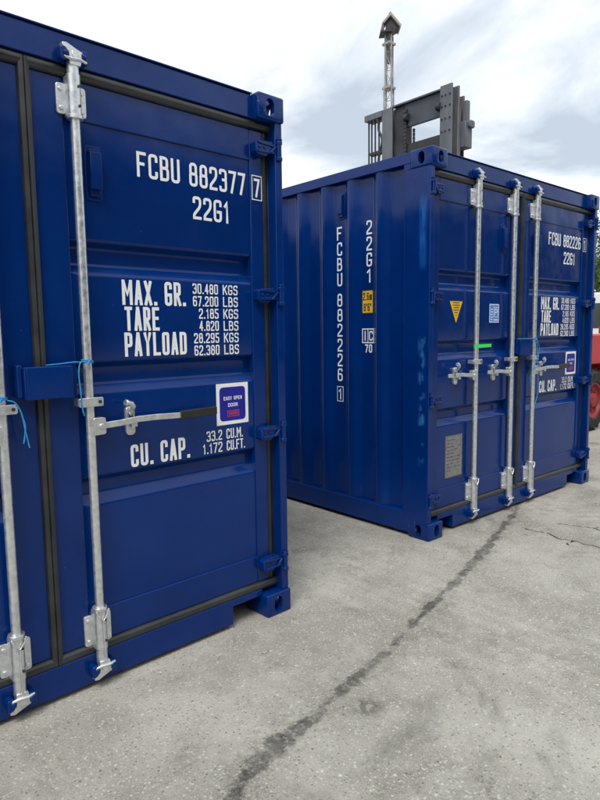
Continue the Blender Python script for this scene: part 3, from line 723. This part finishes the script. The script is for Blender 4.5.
cord('A', 1.392, 1.352, [[(1.375, .010, 1.356), (1.33, .006, 1.360), (1.27, .012, 1.355), (1.225, .02, 1.352)], [(1.376, .008, 1.356), (1.352, .002, 1.358), (1.342, .001, 1.318), (1.345, .001, 1.26), (1.349, .003, 1.20), (1.354, .004, 1.158)], [(1.354, .004, 1.165), (1.358, .006, 1.148)]],
     'light blue cord tied to the bar right of the lock box on the nearest container')
cord('A', 1.060, 1.232, [[(1.075, .006, 1.232), (1.100, .003, 1.222), (1.120, .002, 1.180), (1.130, .002, 1.115), (1.141, .002, 1.052)], [(1.120, .002, 1.175), (1.130, .001, 1.135), (1.126, .002, 1.095), (1.121, .002, 1.070)], [(1.045, .006, 1.230), (1.0, .01, 1.224), (.95, .02, 1.22)]],
     'light blue frayed cord knotted to the bar at the left edge of the photo')
cord('B', 1.392, 1.340, [[(1.375, .008, 1.345), (1.32, .004, 1.350), (1.25, -.006, 1.352), (1.09, -.004, 1.353)], [(1.41, .006, 1.335), (1.440, .006, 1.26), (1.41, .010, 1.18), (1.35, .008, 1.11), (1.32, .010, 1.03), (1.33, .01, .96)], [(1.395, .004, 1.33), (1.43, .006, 1.05), (1.44, .006, .93), (1.42, .008, .86), (1.40, .008, .82)]],
     'blue cord hanging from the bar of the farther container', .0028)
gt = MB(); gt.tube([(.572, BAR_Y, 1.296), (.572, BAR_Y, 1.322)], .0185, 16)
gt.prism([(.556, 1.296), (.735, 1.300), (.737, 1.322), (.556, 1.322)], 'y', .0085, .0095)
tag(gt.build('tape_flag', 'green_tape', None, smooth=40), 'bright green tape flag wrapped round a bar of the farther container', 'tape')

# ------------------------------------------------------------------ forklift behind the farther container
def wheel(parent, x, y0, y1, r, hubs):
    """tyre with chamfered shoulders and tread lugs, dished rim and hub; axle along y, outer face at y0"""
    s = 1 if y1 > y0 else -1; w = abs(y1-y0); mb = MB()
    prof = [(r*.56, 0.02), (r*.62, 0), (r*.88, .004), (r*.97, .045), (r, .09), (r, w-.09), (r*.97, w-.045), (r*.88, w), (r*.56, w-.02)]
    n = 32; b = len(mb.v)
    for i in range(n):
        a = 2*math.pi*i/n
        for rr, d in prof: mb.v.append((x+rr*math.cos(a), y0+s*d, r+rr*math.sin(a)))
    k = len(prof)
    for i in range(n):
        j = (i+1) % n
        for q in range(k-1): mb.face((b+i*k+q, b+i*k+q+1, b+j*k+q+1, b+j*k+q))
    for i in range(22):
        a = 2*math.pi*i/22; c, si = math.cos(a), math.sin(a)
        mb.tube([(x+r*.985*c, y0+s*.03, r+r*.985*si), (x+r*.985*math.cos(a+.09), y0+s*(w-.03), r+r*.985*math.sin(a+.09))], 0, sect=(.016, .016))
    ty = mb.build('tyre', 'tyre', parent, smooth=30)
    m2 = MB(); prof = [(r*.60, .012), (r*.52, .02), (r*.48, .055), (r*.24, .07), (r*.22, .02), (r*.12, .01), (.0005, .01)]; b = 0
    for i in range(n):
        a = 2*math.pi*i/n
        for rr, d in prof: m2.v.append((x+rr*math.cos(a), y0+s*d, r+rr*math.sin(a)))
    k = len(prof)
    for i in range(n):
        j = (i+1) % n
        for q in range(k-1): m2.face((i*k+q, i*k+q+1, j*k+q+1, j*k+q))
    for i in range(8):
        a = 2*math.pi*i/8; m2.tube([(x+r*.34*math.cos(a), y0+s*.062, r+r*.34*math.sin(a)), (x+r*.34*math.cos(a), y0+s*.035, r+r*.34*math.sin(a))], .016, 6)
    m2.build('wheel_rim', hubs, ty, smooth=35)
fk = empty('forklift_truck', (0, 0, 0)); tag(fk, 'red forklift with a tall grey mast rising above the farther container', 'forklift')
FC = 2.44     # centre line
# mast: two outer columns (front and rear channels), head beams, chains, hoses
def column(name, y0, y1, x0, x1, z0, z1, m='steel_grey'):
    t = .026; s = MB()
    s.box(x0, x0+t, y0, y1, z0, z1); s.box(x1-t, x1, y0, y1, z0, z1)
    ym = (y0+y1)/2; s.box(x0+t, x1-t, ym-t/2, ym+t/2, z0, z1)
    return s.build(name, m, fk, bevel=.004)
column('mast_column', 1.915, 2.078, 2.90, 3.06, .25, 4.235); column('mast_column', 2.803, 2.967, 2.90, 3.06, .25, 4.205)
column('mast_column', 1.99, 2.10, 3.10, 3.27, .25, 4.19, 'steel_rusty'); column('mast_column', 2.78, 2.89, 3.10, 3.27, .25, 4.10, 'steel_dark')
MB().box(2.935, 2.975, 2.079, 2.624, 3.915, 4.190).build('mast_head_beam', 'steel_blue', fk, bevel=.004)
MB().box(2.900, 3.085, 2.0785, 2.8025, 4.192, 4.214).build('mast_head_plate', 'steel_grey', fk, bevel=.004)
MB().box(2.94, 2.985, 2.079, 2.624, 3.50, 3.715).build('mast_cross_beam', 'steel_dark', fk, bevel=.004)
MB().box(2.94, 2.99, 2.079, 2.802, 1.6, 1.85).build('mast_cross_beam', 'steel_dark', fk, bevel=.004)
MB().box(2.94, 2.99, 2.079, 2.802, .35, .60).build('mast_cross_beam', 'steel_dark', fk, bevel=.004)
MB().box(2.890, 3.06, 2.9675, 3.262, 4.130, 4.205).build('hose_bracket', 'steel_grey', fk, bevel=.004)
for yy in (3.235, 3.185, 3.125, 3.06):
    MB().tube([(2.95, yy, .6), (2.95, yy, 4.128)], .011, 8).build('hose', 'steel_dark', fk, smooth=60)
MB().tube(smooth_path([(2.93, 3.03, 4.13), (2.93, 3.05, 4.0), (2.93, 2.99, 3.85), (2.93, 3.05, 3.6), (2.93, 2.99, 3.35)]), .016, 8).build('hose', 'steel_dark', fk, smooth=60)
MB().box(2.92, 3.0, 2.968, 3.20, 3.70, 3.735).build('hose_clamp', 'steel_dark', fk)
MB().box(2.940, 3.05, 2.625, 2.802, .25, 4.180).build('inner_channel', 'steel_dark', fk, bevel=.004)
for yy, w in ((2.612, .028), (2.535, .012)):
    mb = MB(); z = .5
    while z < (4.1 if yy > 2.55 else 3.9): mb.box(2.912 if yy > 2.55 else 2.99, 2.932 if yy > 2.55 else 3.01, yy-w, yy+w, z, z+.036); z += .046
    mb.box(2.917 if yy > 2.55 else 2.995, 2.927 if yy > 2.55 else 3.005, yy-w*.6, yy+w*.6, .5, 4.1 if yy > 2.55 else 3.9)
    mb.build('lift_chain', 'steel_dark', fk)
MB().tube([(3.16, 2.70, .4), (3.16, 2.70, 3.6)], .05, 16).build('lift_cylinder', 'steel_dark', fk, smooth=40)
# boxes fixed on the mast's near flank
MB().box(3.062, 3.20, 1.835, 1.985, 3.54, 3.83).build('mast_side_box', 'steel_grey', fk, bevel=.008)
MB().box(3.10, 3.165, 1.845, 1.90, 3.832, 4.07).build('mast_side_bracket', 'steel_grey', fk, bevel=.006)
MB().prism(rounded([(3.10, 3.76), (3.205, 3.76), (3.205, 3.845), (3.10, 3.845)], .03, True, 4), 'y', 1.80, 1.860).build('work_lamp', 'steel_grey', fk, bevel=.01)
MB().box(3.00, 3.055, 1.895, 1.914, 2.6, 3.98).build('mast_guard', 'steel_grey', fk, bevel=.004)
for yy in (1.94, 2.00, 2.05):     # bolts up the near column
    for z in (3.72, 3.86, 4.0, 4.12): MB().tube([(2.900, yy, z), (2.888, yy, z)], .010, 6).build('bolt', 'steel_dark', fk)
for yy in (2.10, 2.58): MB().tube([(2.915, yy-.03, 4.02), (2.915, yy+.03, 4.02)], .045, 14).build('chain_roller', 'steel_dark', fk, smooth=40)
MB().box(2.80, 2.895, 1.75, 3.13, .30, .95).build('fork_carriage', 'steel_dark', fk, bevel=.01)
# body
MB().prism([(3.3, .45), (4.75, .45), (4.75, 1.02), (4.55, 1.30), (4.45, 1.34), (3.45, 1.20), (3.3, 1.0)], 'y', FC-.88, FC+.88).build('chassis', 'red_paint', fk, bevel=.02)
MB().prism(rounded([(4.755, .50), (4.93, .52), (4.93, .80), (5.02, .93), (5.80, .93), (5.86, .62), (6.15, .55), (6.38, .75), (6.34, 1.20), (6.15, 1.34), (4.755, 1.34)], .04, True, 3), 'y', FC-1.19, FC+1.19).build('counterweight', 'red_paint', fk, bevel=.02)
for y0, y1 in ((FC-1.22, FC-.92), (FC+1.22, FC+.92)): wheel(fk, 5.37, y0, y1, .43, 'hub_red')
for y0, y1 in ((FC-1.18, FC-.85), (FC+1.18, FC+.85)): wheel(fk, 3.75, y0, y1, .50, 'hub_red')
for xx in (3.62, 4.72):
    for yy in (FC-.62, FC+.58): MB().tube([(xx, yy, 1.2), (xx+(.15 if xx < 4 else -.03), yy, 2.42)], 0, sect=(.03, .03)).build('cab_post', 'steel_dark', fk)
MB().box(3.70, 4.76, FC-.68, FC+.64, 2.42, 2.48).build('cab_roof', 'steel_dark', fk, bevel=.01)
MB().prism([(4.1, 1.30), (4.6, 1.34), (4.68, 1.85), (4.58, 1.86), (4.48, 1.46), (4.1, 1.42)], 'y', FC-.25, FC+.25).build('operator_seat', 'black_grip', fk, bevel=.02)
for yy in (FC-1.0, FC+1.0): MB().box(6.10, 6.20, yy-.09, yy+.09, 1.345, 1.45).build('tail_lamp', 'lamp_red', fk, bevel=.01)

# ------------------------------------------------------------------ lattice light mast far behind
lm = empty('light_mast', (12.80, 11.36, 0)); tag(lm, 'slim pale lattice mast with a peaked lamp head, far behind the forklift', 'light mast')
ang = .45
def lmp(u, v, z): return (u*math.cos(ang)-v*math.sin(ang), u*math.sin(ang)+v*math.cos(ang), z)
MB().box(-.5, .5, -.5, .5, 0, .25).build('mast_base', 'steel_grey', lm, bevel=.02)
for z0, z1, hw in ((.25, 9.3, .125), (9.18, 10.85, .10)):
    for a, b in ((1, 1), (1, -1), (-1, 1), (-1, -1)):
        MB().tube([lmp(a*hw, b*hw, z0), lmp(a*hw, b*hw, z1)], .026, 8).build('mast_tube', 'mast_white', lm, smooth=60)
    z = z0+.15; k = 0; mb = MB()
    while z+.5 < z1+.3:
        zt = min(z+.5, z1)
        for (a, b), (c, d) in (((1, 1), (1, -1)), ((1, -1), (-1, -1)), ((-1, -1), (-1, 1)), ((-1, 1), (1, 1))):
            mb.tube([lmp(a*hw, b*hw, z), lmp(c*hw, d*hw, zt)], .008, 5); mb.tube([lmp(a*hw, b*hw, z), lmp(c*hw, d*hw, z)], .009, 5)
        z += .5
    mb.build('mast_brace', 'mast_white', lm)
for z in (9.2, 10.55): MB().box(-.16, .16, -.16, .16, z, z+.07).build('mast_collar', 'mast_white', lm, bevel=.01)
MB().tube([(0, 0, 10.0), (0, 0, 11.0)], .055, 10).build('lamp_pole', 'steel_grey', lm, smooth=60)
hx, hy = .745, -.667      # along the picture's horizontal
def head(u, v, z): return (u*hx - v*hy, u*hy + v*hx, z)
mb = MB(); b = 0
for poly, v0, v1, nm, mm in (([(-.04, 11.42), (.0, 11.47), (.36, 11.06), (.33, 11.0)], -.28, .28, 'lamp_hood', 'head_panel'),
                             ([(-.02, 11.40), (.02, 11.36), (-.20, 11.12), (-.24, 11.16)], -.28, .28, 'lamp_hood', 'head_panel'),
                             ([(-.30, 10.92), (.10, 10.95), (.30, 11.03), (.22, 10.99), (.08, 10.90), (-.30, 10.88)], -.24, .24, 'lamp_tray', 'steel_dark'),
                             ([(-.12, 10.96), (.27, 11.02), (.03, 11.33), (-.09, 11.18)], -.18, .18, 'lamp_body', 'steel_dark'),
                             ([(-.22, 10.95), (-.19, 10.95), (-.19, 11.15), (-.22, 11.15)], -.24, .24, 'lamp_leg', 'steel_rusty')):
    mb = MB(); mb.v = [head(u, v0, z) for u, z in poly] + [head(u, v1, z) for u, z in poly]; k = len(poly)
    mb.face(range(k)); mb.face(range(2*k-1, k-1, -1))
    for i in range(k): mb.face((i, (i+1) % k, k+(i+1) % k, k+i))
    mb.build(nm, mm, lm)

# ------------------------------------------------------------------ white van parked beyond
vn = empty('parked_van', (16.4, 5.3, 0), R(100)); tag(vn, 'white van parked beyond the red forklift at the right edge', 'van')
vp = rounded([(-2.6, .42), (2.35, .42), (2.55, .62), (2.58, 1.05), (2.40, 1.20), (1.75, 1.38), (1.05, 2.32), (.80, 2.46), (-2.5, 2.48), (-2.62, 2.3)], .09, True, 3)
MB().prism(vp, 'y', -.98, .98).build('van_body', 'van_white', vn, bevel=.05)
for s in (-1, 1):
    MB().prism([(.30, 1.42), (1.55, 1.42), (1.02, 2.15), (.30, 2.15)], 'y', s*.982, s*.992).build('side_window', 'window_glass', vn)
    MB().prism([(-2.3, 1.42), (.10, 1.42), (.10, 2.10), (-2.3, 2.10)], 'y', s*.982, s*.992).build('side_window', 'window_glass', vn)
    MB().box(-2.5, 2.3, *sorted((s*.982, s*1.0)), .72, .80).build('side_moulding', 'van_grey', vn)
    MB().tube([(1.35, s*.99, 1.46), (1.35, s*1.15, 1.52)], 0, sect=(.06, .12)).build('door_mirror', 'van_grey', vn)
    for xx in (-1.65, 1.6): wheel(vn, xx, s*1.0, s*.76, .35, 'steel_grey')
    MB().box(-2.635, -2.60, *sorted((s*.80, s*.95)), .9, 1.35).build('tail_lamp', 'lamp_red', vn)
    MB().box(2.50, 2.585, *sorted((s*.60, s*.88)), .80, .98).build('headlight', 'window_glass', vn)
MB().prism([(1.72, 1.44), (1.11, 2.28), (1.135, 2.295), (1.745, 1.455)], 'y', -.85, .85).build('windscreen', 'window_glass', vn)
MB().box(-2.632, -2.60, -.75, .75, 1.5, 2.1).build('rear_window', 'window_glass', vn)
MB().box(-2.70, -2.61, -.95, .95, .42, .62).build('bumper', 'van_grey', vn, bevel=.02)

# ------------------------------------------------------------------ trees beyond the yard
def tree_meshes(seed, h, spread, leafmat, nleaf):
    rnd = random.Random(seed); tb = MB(); tips = []
    top = Vector((rnd.uniform(-.3, .3), rnd.uniform(-.3, .3), h*.8))
    tpath = smooth_path([(0, 0, -.1), (rnd.uniform(-.1, .1), rnd.uniform(-.1, .1), h*.25), (top.x*.5, top.y*.5, h*.5), tuple(top)], 4)
    tb.tube(tpath, [.035*h*(1-.85*i/(len(tpath)-1)) for i in range(len(tpath))], 9)
    for i in range(16):
        t = rnd.uniform(.28, .95); p = tpath[int(t*(len(tpath)-1))]; a = rnd.uniform(0, 6.283)
        ln_ = spread*rnd.uniform(.55, 1.0)*(1.15-.6*abs(t-.5))
        q = p + Vector((math.cos(a), math.sin(a), rnd.uniform(.15, .6)))*ln_
        mid = (p+q)/2 + Vector((0, 0, ln_*.12))
        lp = smooth_path([p, mid, q], 4); tb.tube(lp, [.012*h*(1-.8*j/(len(lp)-1)) for j in range(len(lp))], 6); tips += [q, mid, (q+mid)/2]
    tips += [top, top + Vector((0, 0, h*.08))]
    lv = MB(); per = nleaf//len(tips)
    for q in tips:
        cr = spread*rnd.uniform(.22, .42)
        for _ in range(per):
            d = Vector((rnd.gauss(0, 1), rnd.gauss(0, 1), rnd.gauss(0, .8))); d = d.normalized()*cr*rnd.random()**.45
            c = q + d; u = Vector((rnd.gauss(0, 1), rnd.gauss(0, 1), rnd.gauss(0, .7))).normalized(); v = u.orthogonal().normalized(); sz = rnd.uniform(.05, .095)
            lv.quad([c-u*sz, c-v*sz*.5, c+u*sz, c+v*sz*.5])
    return tb, lv
kinds = [tree_meshes(11, 6.4, 2.4, 'leaf_green', 9000), tree_meshes(23, 7.4, 2.2, 'leaf_deep', 9000)]
spots = [(26.5, 9.2, 0), (30.0, 12.6, 1), (33.5, 10.0, 0), (29.0, 6.0, 1), (24.0, 16.5, 0), (19.0, 24.0, 1), (9.0, 31.0, 0), (3.5, 29.0, 1), (31.0, 2.5, 0)]
labels = ['round light green tree right behind the white van', 'taller dark green tree just left behind the van', 'light green tree farthest back at the right edge', 'dark green tree right of the van',
          'light green tree hidden behind the farther container', 'dark green tree behind the light mast', 'light green tree beyond the gap between the containers', 'dark green tree beyond the gap between the containers', 'light green tree at the far right of the yard']
protos = []
for (tb, lv), lmn in zip(kinds, ('leaf_green', 'leaf_deep')): protos.append((tb, lv, lmn, [None, None]))
rt = random.Random(5)
for (x, y, k), lab in zip(spots, labels):
    tb, lv, lmn, cache = protos[k]
    t = empty('broadleaf_tree', (x, y, 0), rt.uniform(0, 6.28)); tag(t, lab, 'tree', 'trees beyond the yard')
    sc = rt.uniform(.92, 1.12); t.scale = (sc, sc, sc)
    if cache[0] is None: cache[0] = tb.build('trunk', 'bark', t, smooth=50); cache[1] = lv.build('crown', lmn, t, recalc=False)
    else:
        for c in cache: d = c.copy(); col.objects.link(d); d.parent = t

# ------------------------------------------------------------------ dark clad shed across the yard (behind the viewer; the doors mirror it)
vary('shed_cladding', (.022, .028, .03), (.035, .042, .043), 2, (.5, .7), 0, .3)
wh = empty('warehouse', (0, -13, 0)); tag(wh, 'long dark green clad warehouse across the yard, opposite the container doors', 'warehouse')
mb = MB(); sheet(mb, corrugation(-30, 34, 0, .14, .04, .10, .04, .04), lambda x, d, z: (x, -d, z), 0, 6.5); mb.build('wall', 'shed_cladding', wh, smooth=40, recalc=False)
MB().prism([(.25, 6.45), (.25, 6.6), (-12, 8.1), (-24, 6.6), (-24, 6.45), (-12, 7.95)], 'x', -30.2, 34.2).build('roof', 'steel_dark', wh)
for x0, x1 in ((-30.05, -29.95), (33.95, 34.05)): MB().prism([(0, 0), (0, 6.45), (-12, 7.94), (-23.9, 6.45), (-23.9, 0)], 'x', x0, x1).build('gable_wall', 'shed_cladding', wh)
for x in (-18, -6, 6, 18):
    d = MB().box(x-2.2, x+2.2, .012, .06, 0, 4.6).build('roller_door', 'steel_dark', wh)
    for k in range(15): MB().box(x-2.2, x+2.2, .061, .085, .05+k*.3, .30+k*.3).build('door_slat', 'steel_grey', d)
